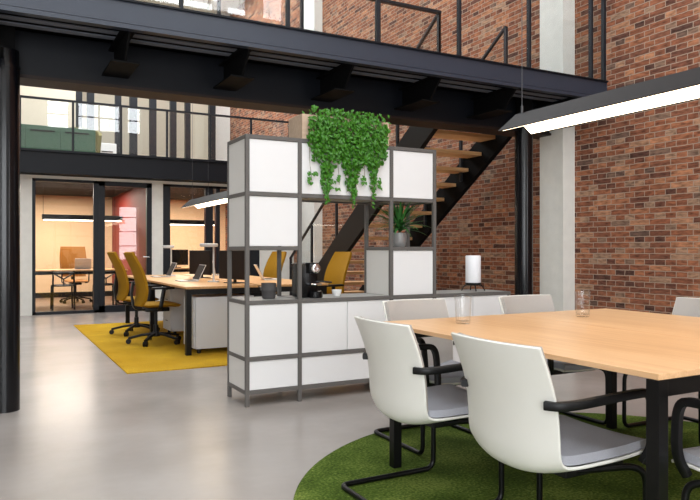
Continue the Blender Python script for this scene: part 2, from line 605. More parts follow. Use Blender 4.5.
for i, (a, c, z0, z1) in enumerate(left_holes):
    w = MB()
    for k in range(4):
        y = a + (c - a) * k / 3
        w.box(XL - 0.18, XL - 0.12, y - 0.025, y + 0.025, z0, z1)
    for k in range(5):
        z = z0 + (z1 - z0) * k / 4
        w.box(XL - 0.18, XL - 0.12, a, c, z - 0.022, z + 0.022)
    struct(w.build('window_%d' % (i + 21), M['blackframe']))

# glazed office front, pale concrete around the openings
wall_with_holes('wall_office_front', M['concrete'], 'x', XL, XW, YF, YF + 0.14, 0, 2.44,
                [(0.64, 2.668, 0, 2.378), (2.871, 4.80, 0, 2.378)])
# upper floor slab over the offices
struct(bx('ceiling_office', M['darkceil'], XL, XW, 12.62, YB, 2.43, 2.80))
struct(bx('floor_upper', M['planks'], XL, XW, 12.56, YB, 2.80, 2.83))
struct(bx('trim_4', M['steel'], XL, XW, 12.5, 12.56, 2.434, 2.83))
struct(bx('trim_5', M['steel'], XL, XW, 12.46, 12.62, 2.434, 2.46))
struct(bx('trim_6', M['steel'], XL, XW, 12.46, 12.6, 2.80, 2.84))
# wall between the two offices is red on the first office's side
struct(bx('wall_partition', M['red'], 2.66, 2.78, YF + 0.14, YB, 0, 2.43))

def glazing(name, x0, x1, bars, z1=2.378, y=YF + 0.07):
    """black framed glass; bars are (xa, xb) uprights"""
    t = MB()
    t.box(x0, x1, y - 0.05, y + 0.05, z1 - 0.05, z1)
    t.box(x0, x1, y - 0.05, y + 0.05, 0, 0.05)
    for a, c in bars:
        t.box(a, c, y - 0.05, y + 0.05, 0, z1)
    o = struct(t.build(name, M['blackframe']))
    g = bx('pane', M['pane_dk'], x0 + 0.02, x1 - 0.02, y - 0.004, y + 0.004, 0.04, z1 - 0.03, o)
    return o
glazing('window_41', 0.64, 1.735, [(0.64, 0.695), (1.645, 1.735)])
glazing('window_42', 2.871, 3.90, [(2.871, 3.01), (3.695, 3.84)])
glazing('window_43', 3.90, 4.80, [(3.90, 3.98), (4.60, 4.80)])
d1 = MB()
d1.box(1.735, 1.835, YF + 0.01, YF + 0.12, 0, 2.378).box(2.577, 2.668, YF + 0.01, YF + 0.12, 0, 2.378)
d1.box(1.735, 2.668, YF + 0.01, YF + 0.12, 2.29, 2.378).box(1.735, 2.668, YF + 0.01, YF + 0.12, 0, 0.12)
d1 = struct(d1.build('door_1', M['blackframe']))
bx('pane', M['pane_dk'], 1.83, 2.58, YF + 0.06, YF + 0.068, 0.11, 2.30, d1)
hd = MB().tube(fillet([(2.615, YF, 1.0), (2.615, YF - 0.05, 1.0), (2.50, YF - 0.05, 1.0)], 0.02), 0.011)
hd.build('door_handle', M['chrome'], d1, True)

# upper floor partition: dark uprights before the cream wall
up = MB()
YP = 16.6
def xs(u, y):
    L = (u - 350) / 671.0
    s, c = math.sin(YAW), math.cos(YAW)
    return (s + c * L) / (c - s * L) * y
for u0, u1 in ((75.5, 82), (87, 94), (115, 121), (129.6, 137), (149.5, 156), (170, 176), (185, 190), (209, 215)):
    up.box(xs(u0, YP), xs(u1, YP), YP - 0.06, YP + 0.06, 2.83, 6.2)
up.box(xs(75.5, YP), xs(215, YP), YP - 0.06, YP + 0.06, 6.1, 6.3)
struct(up.build('trim_7', M['blackframe']))
struct(bx('wall_upper_left', M['cream'], XL, xs(75.5, YP), YP - 0.05, YP + 0.05, 2.83, ZC))

# ------------------------------------------------------------------ railings
def rail_glass(parent, x0, x1, y, z0, z1):
    return bx('glass_panel', M['pane'], x0, x1, y - 0.006, y + 0.006, z0, z1, parent)

gr = thing('glass_railing', 'glass balustrade with thin black posts along the upper floor edge', 'railing', (0, 12.5, 2.84))
px = [-1.98, -1.17, -0.36, 0.442, 1.266, 2.063, 2.876, 3.69, 4.506, 5.32]
for x in px:
    bx('post', M['blackframe'], x - 0.018, x + 0.018, -0.02, 0.02, 0, 0.85, gr)
bx('handrail', M['blackframe'], -3, XW - 0.01, -0.025, 0.025, 0.845, 0.878, gr)
for a, c in zip(px, px[1:]):
    rail_glass(gr, a + 0.025, c - 0.025, 0, 0.03, 0.84)

# ------------------------------------------------------------------ the steel footbridge
XE, XS, YFR = 5.497, -3.2, 4.75
br = thing('footbridge', 'dark steel footbridge crossing overhead on two round columns', 'bridge', (0, 0, 2.4))
zb = -2.4
def bb(name, m, x0, x1, y0, y1, z0, z1, bev=0):
    return bx(name, m, x0, x1, y0, y1, z0 + zb, z1 + zb, br, bev)
bb('fascia', M['fascia'], XS, XE, YFR, YFR + 0.03, 2.675, 2.822)
f = MB()
f.box(XS, XE, YFR - 0.012, YFR + 0.05, 2.638 + zb, 2.668 + zb)
f.build('fascia_lip', M['fascia'], br)
f = MB()
f.box(XS, XE, YFR - 0.02, YFR + 0.05, 2.822 + zb, 2.836 + zb)
f.build('top_flange', M['steel'], br)
# soffit boards run along the bridge with dark gaps
for i, (a, c) in enumerate(((4.825, 4.885), (4.955, 5.02), (5.09, 5.155))):
    bb('soffit_board', M['soffit'], XS, XE, a, c, 2.668, 2.676)
bb('deck', M['steeldk'], XS, XE, YFR + 0.03, 5.78, 2.735, 2.815)  # near-black colour stands in for shade between the soffit boards
bb('deck_landing', M['steeldk'], XS, 4.18, 5.78, 5.98, 2.70, 2.815)
bm_ = MB()
bm_.box(XS, XE, 5.415, 5.45, 2.40 + zb, 2.72 + zb).box(XS, XE, 5.60, 5.635, 2.40 + zb, 2.72 + zb)
mbm = bm_.build('main_beam', M['steel'], br)
bb('beam_flange', M['flange_reflect'], XS, XE, 5.39, 5.66, 2.376, 2.40)
for x in (-1.75, -0.90, -0.02, 0.85, 1.72, 2.61, 3.48, 4.34, 5.2):
    cbm = MB()
    cbm.prism([(4.965, 2.474 + zb), (5.415, 2.474 + zb), (5.415, 2.72 + zb), (4.78, 2.72 + zb), (4.78, 2.655 + zb)], 'x', x - 0.008, x + 0.008)
    cbm.box(x - 0.05, x + 0.05, 4.78, 5.415, 2.655 + zb, 2.667 + zb)
    cbm.box(x - 0.022, x + 0.022, 4.76, 4.79, 2.64 + zb, 2.70 + zb)
    cbo = cbm.build('cross_beam', M['steeldk'], br)
    bx('bottom_flange', M['steeldk'], x - 0.098, x + 0.098, 4.955, 5.415, 2.462 + zb, 2.474 + zb, cbo)
fp = [-2.10, -1.27, -0.45, 0.38, 1.20, 2.02, 2.82, 3.66, 4.48, 5.30]
for x in fp:
    bb('post', M['blackframe'], x - 0.012, x + 0.012, YFR + 0.01, YFR + 0.05, 2.83, 3.68)
bb('post', M['blackframe'], XE - 0.03, XE, YFR + 0.01, YFR + 0.05, 2.83, 3.70)
bb('handrail', M['blackframe'], XS, XE, YFR + 0.005, YFR + 0.055, 3.68, 3.715)
for a, c in zip(fp, fp[1:] + [XE]):
    bx('glass_panel', M['pane_bridge'], a + 0.02, c - 0.02, YFR + 0.024, YFR + 0.036, 2.85 + zb, 3.67 + zb, br)
bp = [-2.3, -1.47, -0.65, 0.18, 1.01, 1.835, 2.66, 3.525, 4.28]
for x in bp:
    bb('post', M['blackframe'], x - 0.013, x + 0.013, 5.925, 5.965, 2.70, 3.69)
bb('handrail', M['blackframe'], XS, 4.30, 5.92, 5.97, 3.685, 3.715)
for a, c in zip(bp, bp[1:]):
    rail_glass(br, a + 0.022, c - 0.022, 5.945, 2.85 + zb, 3.68 + zb)

def column(x, y, label):
    t = thing('steel_column', label, 'column', (x, y, 0))
    MB().lathe([(0, 0), (0.0935, 0), (0.0935, 2.40), (0, 2.40)], n=40).build('shaft', M['column'], t, True)
    MB().lathe([(0.089, 2.40), (0.0975, 2.40), (0.0975, 2.425), (0.089, 2.425)], n=40, close=True).build('collar', M['column'], t, True)
    MB().lathe([(0, 2.40), (0.089, 2.40), (0.089, 2.535), (0, 2.535)], n=40).build('cap', M['column'], t, True)
    MB().box(-0.06, 0.06, -0.055, 0.05, 2.535, 2.72).build('bracket', M['steeldk'], t)
    return t
column(0.095, 5.315, 'thick black round column at the far left of the room')
column(4.91, 5.315, 'thick black round column beside the concrete pier')

# ------------------------------------------------------------------ the staircase
st = thing('staircase', 'open staircase with oak treads between black steel stringers', 'staircase', (0, 0, 0))
SL = 0.663
def line(y):
    return 2.107 - (y - 6.678) * SL
def stringer(x0, x1, m):
    y0 = 5.93
    pts = [(y0, line(y0) - 0.17), (y0, min(line(y0) + 0.24, 2.80))]
    yt = 6.678 + (2.107 + 0.24 - 2.80) / SL
    if yt > y0:
        pts.append((yt, 2.80))
    ye = 6.678 + (2.107 + 0.24 - 0.0) / SL
    pts += [(ye - 0.25, line(ye - 0.25) + 0.24), (ye - 0.25, 0.0)]
    yl = 6.678 + (2.107 - 0.17) / SL
    pts += [(yl, 0.0)]
    return MB().prism(pts, 'x', x0, x1).build('stringer', m, st)
stringer(4.20, 4.26, M['stringer'])
stringer(5.25, 5.31, M['steeldk'])
for k in range(-3, 13):
    z = 2.107 - k * 0.1671
    y = 6.678 + 0.125 + k * 0.252
    z += 0.02
    if k == -3:
        continue
    bx('tread', M['tread'], 4.26, 5.25, y - 0.14, y + 0.14, z - 0.022, z + 0.022, st, 0.004)
bx('tread', M['tread'], 4.26, 5.25, 5.92, 6.18, 2.606, 2.65, st, 0.004)
for x, ys in ((4.28, (5.945, 6.78, 7.57, 8.376, 9.197, 10.0)), (5.22, (5.945, 6.78, 7.57, 8.376, 9.197, 10.0))):
    for y in ys:
        zl = max(line(y) - 0.05, 0.0)
        bx('post', M['blackframe'], x - 0.014, x + 0.014, y - 0.02, y + 0.02, zl, line(y) + 1.10, st)
    MB().strip([(x, ys[0], line(ys[0]) + 1.10), (x, ys[-1] + 0.02, line(ys[-1] + 0.02) + 1.10)], (1, 0, 0), 0.035, 0.035).build('handrail', M['blackframe'], st)
    for a, c in zip(ys, ys[1:]):
        a += 0.025
        c -= 0.025
        MB().prism([(a, line(a) + 0.30), (c, max(line(c) + 0.30, 0.05)), (c, line(c) + 1.07), (a, line(a) + 1.07)], 'x', x - 0.004, x + 0.004).build('glass_panel', M['pane_bridge'], st)

# ------------------------------------------------------------------ rugs
g = MB().lathe([(0, 0), (1.59, 0), (1.595, 0.006), (1.585, 0.013), (0, 0.013)], n=128)
tag(g.build('round_carpet', M['green_rug'], None, True, (2.62, 2.05, 0.0)), 'round green carpet under the oak meeting table', 'rug')
g = MB().box(1.10, 4.15, 6.34, 10.78, 0.0, 0.010, 0.003)
tag(g.build('rectangular_carpet', M['yellow_rug']), 'mustard yellow rectangular carpet under the work desks', 'rug')
RZ = 0.013
YZ = 0.010

# ------------------------------------------------------------------ meeting table
tb = thing('meeting_table', 'square oak meeting table on black legs over the green carpet', 'table', (2.690, 2.232, RZ))
for s, nm in ((-1, 'l'), (1, 'r')):
    x0, x1 = (-0.872, -0.0015) if s < 0 else (0.0015, 0.872)
    bx('tabletop', M['oak'], x0, x1, -0.858, 0.858, 0.727 - RZ, 0.747 - RZ, tb, 0.002)
LX, LY = (-0.848, 0.750), (-0.834, 0.705)
for lx in LX:
    for ly in LY:
        bx('leg', M['tube'], lx - 0.023, lx + 0.023, ly - 0.023, ly + 0.023, 0, 0.725 - RZ, tb, 0.002)
for ly in LY:
    bx('rail', M['tube'], LX[0] + 0.024, LX[1] - 0.024, ly - 0.018, ly + 0.018, 0.672 - RZ, 0.724 - RZ, tb)
bx('rail', M['tube'], -0.03, 0.03, LY[0] + 0.02, LY[1] - 0.02, 0.675 - RZ, 0.723 - RZ, tb)

# ------------------------------------------------------------------ meeting chairs
RIM = [(-.268, .809, -.040, .002, .229), (-.235, .734, -.046, 0, .229), (-.205, .651, -.048, 0, .229), (-.190, .581, -.048, 0, .229),
       (-.183, .511, -.046, -.004, .229), (-.180, .455, -.044, -.024, .229), (-.166, .421, -.038, -.046, .228), (-.120, .408, -.016, -.048, .229),
       (.0, .406, 0, -.032, .230), (.13, .408, 0, -.018, .228), (.24, .413, 0, -.010, .220), (.280, .405, 0, -.008, .210)]
def chair_grid(i0, i1, n, off, shrink=1.0, nv=21, trim=0.0):
    prof = spline(RIM, 61)
    lo, hi = int(i0 * 60), int(i1 * 60)
    idx = [lo + (hi - lo) * k / (n - 1) for k in range(n)]
    P = []
    for t in idx:
        j = min(int(t), 59)
        u = t - j
        r = [a * (1 - u) + c * u for a, c in zip(prof[j], prof[j + 1])]
        P.append(r)
    def pt(r, s):
        w = r[4] * shrink
        q = 1 - abs(s) ** 2.2
        return Vector((r[0] + r[2] * q, s * w, r[1] + r[3] * q))
    S = [-1 + 2 * k / (nv - 1) for k in range(nv)]
    G = [[pt(r, s) for s in S] for r in P]
    out = []
    for i in range(n):
        row = []
        for j in range(nv):
            a = G[min(i + 1, n - 1)][j] - G[max(i - 1, 0)][j]
            c = G[i][min(j + 1, nv - 1)] - G[i][max(j - 1, 0)]
            nrm = a.cross(c).normalized()      # points towards the sitter
            row.append(G[i][j] + nrm * off)
        out.append(row)
    return out

def make_meeting_chair(label):
    t = thing('meeting_chair', label, 'chair', group=None)
    A, B_ = chair_grid(0, 1, 48, 0.0), chair_grid(0, 1, 48, -0.011)
    sh = MB().sheet(A, B_).build('shell', M['shell'], t, True)
    bv = sh.modifiers.new('round', 'BEVEL')
    bv.width = 0.003
    bv.segments = 2
    bv.limit_method = 'ANGLE'
    bv.angle_limit = math.radians(50)
    A, B_ = chair_grid(0.017, 0.50, 30, 0.002, 0.975), chair_grid(0.022, 0.50, 30, 0.018, 0.955)
    MB().sheet(A, B_).build('back_pad', M['fabric'], t, True)
    A, B_ = chair_grid(0.53, 0.985, 26, 0.002, 0.965), chair_grid(0.535, 0.975, 26, 0.030, 0.94)
    MB().sheet(A, B_).build('seat_pad', M['seatfabric'], t, True)
    for s in (-1, 1):
        path = fillet([(-.230, .205 * s, .616), (-.205, .246 * s, .616), (-.145, .262 * s, .618), (.140, .266 * s, .630), (.214, .264 * s, .624), (.226, .258 * s, .44), (.20, .235 * s, .376)], 0.07)
        MB().strip(path, (0, 1, 0.0), 0.028, 0.028).build('armrest', M['black'], t, True)
    r = 0.0125
    pts = []
    for s in (1, -1):
        leg = [(-.10, .17 * s, .372), (.15, .235 * s, .372), (.195, .255 * s, .345), (.195, .258 * s, .013), (-.335, .258 * s, .013), (-.335, 0, .013)]
        pts.append(fillet(leg, 0.05))
    full = pts[0] + pts[1][::-1][1:]
    MB().tube(full, r, 12).build('cantilever_frame', M['tube'], t, True)
    bx('seat_support', M['black'], -.12, .16, -.19, .19, .355, .384, t, 0.006)
    return t

mc = make_meeting_chair('white shell meeting chair nearest the front table corner, back turned, largest in view')
mc.location = (1.805, 1.815, RZ)
mc['group'] = 'meeting chairs around the oak table'
MG = mc['group']
copy_tree(mc, (1.785, 2.54, RZ), 0.0, 'white shell meeting chair with back turned, at the table corner nearest the shelving', MG)
copy_tree(mc, (2.315, 3.20, RZ), -PI / 2, 'grey upholstered meeting chair across the table, left of the near drinking glass', MG)
copy_tree(mc, (3.19, 3.17, RZ), -PI / 2, 'grey upholstered meeting chair across the table, in front of the right black column', MG)
copy_tree(mc, (3.69, 2.63, RZ), PI, 'grey upholstered meeting chair against the brick wall at the right end of the table', MG)
copy_tree(mc, (2.25, 1.215, RZ), PI / 2, 'meeting chair cut by the right picture edge, behind the near table leg', MG)

# ------------------------------------------------------------------ drinking glasses
def tumbler(x, y, label):
    p = [(0, 0), (.034, 0), (.037, .004), (.0445, .146), (.0425, .146), (.035, .014), (0, .012)]
    o = MB().lathe(p, n=40).build('drinking_glass', M['glass'], None, True, (x, y, 0.7475))
    return tag(o, label, 'glass', 'drinking glasses on the oak table')
tumbler(2.17, 2.80, 'clear drinking glass on the table, nearer the left, before the grey chairs')
tumbler(3.00, 2.765, 'clear drinking glass on the table in front of the concrete pier and brick wall')

# ------------------------------------------------------------------ shelving unit
sh = thing('shelving_unit', 'white panelled shelving unit with grey tube frame dividing the room', 'shelf', (0, 0, 0))
SX = [1.628, 2.039, 2.842, 3.263, 4.07]
SY = [4.6, 5.0]
SZ = [.102, .342, .749, 1.142, 1.536, 1.949]
R = 0.0145
def sbar(name, x0, x1, y0, y1, z0, z1):
    return bx(name, M['shelf_tube'], x0, x1, y0, y1, z0, z1, sh, 0.003)
for i, x in enumerate(SX):
    top = SZ[2] if i == 4 else SZ[5]
    for y in SY:
        sbar('post', x - R, x + R, y - R, y + R, 0, top + R)
for i in range(4):
    x0, x1 = SX[i] + R, SX[i + 1] - R
    for k, z in enumerate(SZ):
        if i == 3 and k > 2:
            continue
        if i == 1 and k == 3:
            continue
        for y in SY:
            sbar('rail', x0, x1, y - R, y + R, z - R, z + R)
for i, x in enumerate(SX):
    for k, z in enumerate(SZ):
        if i == 4 and k > 2:
            continue
        sbar('rail', x - R, x + R, SY[0] + R, SY[1] - R, z - R, z + R)
def front(name, x0, x1, z0, z1, y=SY[0] - 0.006):
    return bx(name, M['shelf_panel'], x0 + 0.0025, x1 - 0.0025, y, y + 0.016, z0 + 0.0025, z1 - 0.0025, sh, 0.002)
def cell(i, k):
    return SX[i] + R, SX[i + 1] - R, SZ[k] + R, SZ[k + 1] - R
for i in range(4):
    a, c, d, e = cell(i, 0)
    front('drawer', a, c, d, e)
    a, c, d, e = cell(i, 1)
    if i in (1, 3):
        m_ = (a + c) / 2
        front('door', a, m_, d, e)
        front('door', m_, c, d, e)
    else:
        front('door', a, c, d, e)
for i, k in ((0, 3), (0, 4), (1, 4), (2, 4), (2, 2)):
    front('door', *cell(i, k))
# backs of the closed bays
for i, k in [(i, k) for i in range(4) for k in (0, 1)] + [(0, 3), (0, 4), (1, 4), (2, 4), (2, 2)]:
    a, c, d, e = cell(i, k)
    bx('back_panel', M['shelf_side'], a, c, SY[1] - 0.006, SY[1] + 0.006, d, e, sh)
# side panels
for x, ks in ((SX[0], (0, 1, 3, 4)), (SX[2], (2,)), (SX[3], (2, 4)), (SX[4], (0, 1))):
    for k in ks:
        bx('side_panel', M['shelf_side'], x - 0.008, x + 0.008, SY[0] + R, SY[1] - R, SZ[k] + R, SZ[k + 1] - R, sh)
# shelf boards
for i, k in [(i, 0) for i in range(4)] + [(i, 2) for i in range(4)] + [(0, 3), (2, 3), (1, 4), (2, 4), (0, 5), (1, 5), (2, 5)]:
    bx('shelf_board', M['counter'], SX[i] + R, SX[i + 1] - R, SY[0] + R, SY[1] - R, SZ[k] - 0.002, SZ[k] + R - 0.001, sh)
CT = SZ[2] + R       # worktop height
ST = SZ[5] + R

# ------------------------------------------------------------------ planter with trailing vine
pl = thing('planter_box', 'pale wooden planter box with green trailing vine on top of the shelving', 'plant', (0, 0, ST))
bxm = MB()
bxm.box(2.06, 2.82, 4.595, 4.611, 0, 0.188).box(2.06, 2.82, 4.839, 4.855, 0, 0.188)
bxm.box(2.06, 2.076, 4.611, 4.839, 0, 0.188).box(2.804, 2.82, 4.611, 4.839, 0, 0.188).box(2.076, 2.804, 4.611, 4.839, 0, 0.015)
bxm.build('box', M['boxwood'], pl)
bx('soil', M['stem'], 2.076, 2.804, 4.611, 4.839, 0.13, 0.165, pl)

def leaf(bm, p, nrm, up, s):
    """small pointed heart leaf, folded a little along its rib"""
    nrm = nrm.normalized()
    sd = up.cross(nrm).normalized()
    up = nrm.cross(sd).normalized()
    pts = [(0, 0, 0), (0.42, 0.18, -.10), (0.5, -.25, -.16), (0.22, -.72, -.10), (0, -1.0, -.02), (-.22, -.72, -.10), (-.5, -.25, -.16), (-.42, 0.18, -.10), (0, -.4, .06)]
    v = [bm.verts.new(p + (sd * a + up * c + nrm * d) * s) for a, c, d in pts]
    ring = v[:8]
    for i in range(8):
        bm.faces.new((ring[i], ring[(i + 1) % 8], v[8]))

def low(x):
    """how far down the vine hangs (z) at a given x"""
    pts = [(2.06, 1.95), (2.11, 1.87), (2.15, 1.80), (2.20, 1.78), (2.225, 1.56), (2.26, 1.46), (2.285, 1.56), (2.31, 1.76), (2.37, 1.80), (2.40, 1.75), (2.44, 1.56),
           (2.475, 1.46), (2.505, 1.54), (2.535, 1.74), (2.59, 1.79), (2.63, 1.74), (2.655, 1.47), (2.675, 1.55), (2.70, 1.78), (2.77, 1.85), (2.80, 1.92)]
    for (a, za), (c, zc) in zip(pts, pts[1:]):
        if a <= x <= c:
            return za + (zc - za) * (x - a) / (c - a)
    return 1.95
fo = MB()
cnt = 0
rnd = random.Random(3)
while cnt < 2350:
    x = rnd.uniform(2.10, 2.77)
    z = rnd.uniform(1.46, 2.20)
    l = low(x)
    if z < l:
        continue
    fade = min(1.0, (z - l) / 0.35)
    if z < 1.72 and rnd.random() > 0.92:
        continue
    if z < l + 0.06 and rnd.random() > 0.45:
        continue
    th = 0.10 if z > 1.80 else 0.06
    y = 4.585 - rnd.uniform(0.0, th) * (0.5 + 0.5 * fade)
    if z > 2.14 and rnd.random() < 0.5:
        y = rnd.uniform(4.56, 4.84)
        z = rnd.uniform(2.13, 2.20)
    n = Vector((rnd.uniform(-.9, .9), -1, rnd.uniform(-.5, 1.3)))
    u = Vector((rnd.uniform(-.6, .6), rnd.uniform(-.3, .1), 1))
    leaf(fo.bm, Vector((x, y, z - ST)), n, u, rnd.uniform(0.020, 0.034))
    cnt += 1
for x, z in ((2.115, 1.72), (2.10, 1.66), (2.12, 1.63), (2.335, 1.66), (2.345, 1.61), (2.14, 1.70), (2.575, 1.66), (2.56, 1.70), (2.73, 1.68), (2.72, 1.64), (2.35, 1.69)):
    for _ in range(3):
        leaf(fo.bm, Vector((x + rnd.uniform(-.02, .02), 4.56, z + rnd.uniform(-.02, .02) - ST)), Vector((rnd.uniform(-.5, .5), -1, .4)), Vector((rnd.uniform(-.5, .5), 0, 1)), 0.03)
fo.build('foliage', M['leaf'], pl, False)
sm = MB()
for x, z in [(2.265, 1.47), (2.24, 1.53), (2.475, 1.47), (2.44, 1.58), (2.51, 1.55), (2.655, 1.47), (2.69, 1.6), (2.13, 1.84), (2.36, 1.8), (2.58, 1.8), (2.75, 1.86), (2.115, 1.64), (2.345, 1.63), (2.57, 1.66)]:
    pts = []
    for k in range(10):
        t = k / 9
        zz = 2.15 + (z - 2.15) * t
        pts.append((x + 0.012 * math.sin(7 * t + x * 30), 4.60 - 0.035 * min(1, 4 * t) + 0.004 * math.sin(9 * t), zz - ST))
    sm.tube(pts, 0.0018, 5)
sm.build('vine_stems', M['stem'], pl, True)

# ------------------------------------------------------------------ potted dracaena
pt = thing('potted_plant', 'spiky green houseplant in a round grey metal pot on the shelf', 'plant', (3.025, 4.76, SZ[3] + R))
MB().lathe([(0, 0), (.044, 0), (.052, .01), (.060, .05), (.060, .09), (.056, .118), (.050, .118), (.052, .10), (0, .10)], n=36).build('pot', M['zinc'], pt, True)
MB().tube([(0, 0, .09), (.005, 0, .14), (0, .003, .18)], 0.012, 8, r1=0.009).build('stem', M['stem'], pt, True)
dl = MB()
rnd = random.Random(5)
for k in range(46):
    a = 2.4 * k + rnd.uniform(-.3, .3)
    el = rnd.uniform(0.05, 1.45)
    L = rnd.uniform(0.25, 0.34)
    w = rnd.uniform(0.011, 0.016)
    d = Vector((math.cos(a), math.sin(a), 0))
    s = Vector((-math.sin(a), math.cos(a), 0))
    p0 = Vector((0, 0, .12 + 0.07 * rnd.random()))
    prev = None
    p = p0.copy()
    ang = el
    for i in range(9):
        t = i / 8
        ww = w * (math.sin(PI * min(1, 0.25 + 0.75 * t)) if t < 1 else 0.02) + 0.0004
        nrm = Vector((0, 0, 1)) * math.cos(ang) - d * math.sin(ang)
        cur = [dl.bm.verts.new(p - s * ww), dl.bm.verts.new(p - nrm * ww * .35), dl.bm.verts.new(p + s * ww)]
        if prev:
            dl.bm.faces.new((prev[0], prev[1], cur[1], cur[0]))
            dl.bm.faces.new((prev[1], prev[2], cur[2], cur[1]))
        prev = cur
        p = p + (d * math.cos(ang) + Vector((0, 0, 1)) * math.sin(ang)) * (L / 8)
        ang -= rnd.uniform(0.02, 0.15)
dl.build('leaves', M['darkleaf'], pt, True)

# ------------------------------------------------------------------ table lamp on the counter
tl = thing('table_lamp', 'white cylinder lamp on thin black legs on the low counter', 'lamp', (3.81, 4.77, CT))
MB().lathe([(0, .075), (.066, .075), (.068, .08), (.068, .31), (.064, .318), (0, .318)], n=40).build('lamp_shade', M['lampshade'], tl, True)
MB().lathe([(0, .052), (.066, .052), (.07, .058), (.07, .074), (0, .074)], n=40).build('base_ring', M['black'], tl, True)
for k in range(4):
    a = PI / 4 + k * PI / 2 + 0.35
    c, s = math.cos(a), math.sin(a)
    MB().tube(fillet([(.045 * c, .045 * s, .055), (.082 * c, .082 * s, .05), (.105 * c, .105 * s, .004)], 0.03), 0.0055, 8).build('leg', M['black'], tl, True)

# ------------------------------------------------------------------ coffee machine, cup, stoneware pot
cf = thing('coffee_machine', 'small black capsule coffee machine with chrome disc on the counter', 'coffee machine', (2.172, 4.74, CT))
MB().box(-0.100, 0.062, -0.060, 0.10, 0, 0.268, 0.025).build('body', M['gloss_black'], cf, True)
MB().lathe([(0, 0.19), (.058, 0.19), (.06, .195), (.06, .262), (.054, .268), (0, .268)], (0.012, -0.035, 0), 32).build('brew_head', M['gloss_black'], cf, True)
dk = MB().lathe([(0, 0), (.036, 0), (.039, .004), (.036, .010), (.014, .014), (0, .010)], n=28)
o = dk.build('disc', M['chrome'], cf, True)
o.rotation_euler = (PI / 2, 0, 0)
o.location = (0.022, -0.0945, 0.226)
MB().lathe([(0, 0), (.05, 0), (.056, .006), (.056, .045), (.05, .05), (0, .048)], (0.03, -0.075, 0), 32).build('drip_tray', M['gloss_black'], cf, True)
MB().box(-0.028, 0.062, -0.125, -0.02, 0.098, 0.112, 0.005).build('cup_shelf', M['chrome'], cf, True)
MB().tube([(0.04, -0.05, 0.118), (0.10, -0.06, 0.122), (0.17, -0.075, 0.115)], 0.010, 10, r1=0.006).build('lever', M['gloss_black'], cf, True)
cp = MB().lathe([(0, 0), (.024, 0), (.027, .006), (.034, .02), (.040, .052), (.0375, .052), (.031, .02), (0, .010)], n=32)
cp = cp.build('espresso_cup', M['china'], None, True, (2.42, 4.735, CT))
tag(cp, 'small white china cup on the counter beside the coffee machine', 'cup')
sp_ = thing('stoneware_pot', 'dark grey stoneware pot on the left counter of the shelving', 'pot', (1.862, 4.775, CT))
MB().lathe([(0, 0), (.044, 0), (.050, .006), (.054, .055), (.0565, .058), (.0565, .068), (.054, .072), (.058, .116), (.054, .116), (.050, .07), (.046, .012), (0, .012)], n=36).build('bowl', M['stone'], sp_, True)
for s in (-1, 1):
    MB().tube(fillet([(.052 * s, 0, .080), (.066 * s, 0, .080), (.064 * s, 0, .062), (.052 * s, 0, .062)], 0.008), 0.004, 8).build('handle', M['stone'], sp_, True)

# ------------------------------------------------------------------ pendant lamps
def pendant(label, x, y0, y1, zr, hw, drop, zc, cables, glow):
    t = thing('pendant_lamp', label, 'lamp', (x, (y0 + y1) / 2, zr))
    L = (y1 - y0) / 2
    th = 0.012
    MB().prism([(-hw, -drop), (0, 0), (hw, -drop), (hw - 0.02, -drop), (0, -0.022), (-hw + 0.02, -drop)], 'y', -L, L).build('housing', M['lampbody'], t)
    k = 0.012
    gl = MB()
    gl.prism([(0, -0.023), (hw - 0.022, -drop + 0.001), (hw - 0.026, -drop), (0, -0.028)], 'y', -L + k, L - k)
    gl.build('diffuser', glow, t)
    gl = MB()
    gl.prism([(0, -0.023), (-hw + 0.022, -drop + 0.001), (-hw + 0.026, -drop), (0, -0.028)], 'y', -L + k, L - k)
    gl.build('diffuser', glow, t)
    for c in cables:
        cy = c - (y0 + y1) / 2
        MB().tube([(0, cy, 0.0), (0, cy, zc - zr)], 0.0022, 6).build('cable', M['wire'], t, True)
        MB().lathe([(0, -0.01), (.007, -0.01), (.007, .035), (.004, .04), (0, .04)], (0, cy, 0), 12).build('cable_gripper', M['wire'], t, True)
    return t
pendant('long dark pendant lamp with glowing underside above the oak meeting table', 2.62, 0.45, 2.90, 1.897, 0.13, 0.104, ZC, (0.8, 2.85), M['glow'])
pendant('dark pendant lamp glowing below, above the work desks behind the shelf', 2.60, 6.9, 9.85, 1.87, 0.14, 0.125, ZC, (7.6, 8.9, 9.7), M['glow'])

# ------------------------------------------------------------------ work desks
dk = thing('bench_desk', 'long oak bench desk with black frame on the yellow carpet', 'desk', (2.66, 8.9, YZ))
for sx in (-1, 1):
    for y0, y1 in ((-1.84, -0.003), (0.003, 1.84)):
        x0, x1 = (-0.84, -0.03) if sx < 0 else (0.03, 0.84)
        bx('tabletop', M['oakdesk'], x0, x1, y0, y1, 0.715 - YZ, 0.74 - YZ, dk, 0.003)
for x in (-0.80, 0.80):
    for y in (-1.79, 0.0, 1.79):
        bx('leg', M['tube'], x - 0.03, x + 0.03, y - 0.03, y + 0.03, 0, 0.712 - YZ, dk, 0.003)
for y in (-1.79, 0.0, 1.79):
    bx('rail', M['tube'], -0.77, 0.77, y - 0.025, y + 0.025, 0.655 - YZ, 0.713 - YZ, dk)
for x in (-0.55, 0.55):
    bx('rail', M['tube'], x - 0.02, x + 0.02, -1.76, 1.76, 0.665 - YZ, 0.7125 - YZ, dk)
bx('cable_tray', M['tube'], -0.10, 0.10, -1.6, 1.6, 0.56 - YZ, 0.64 - YZ, dk)

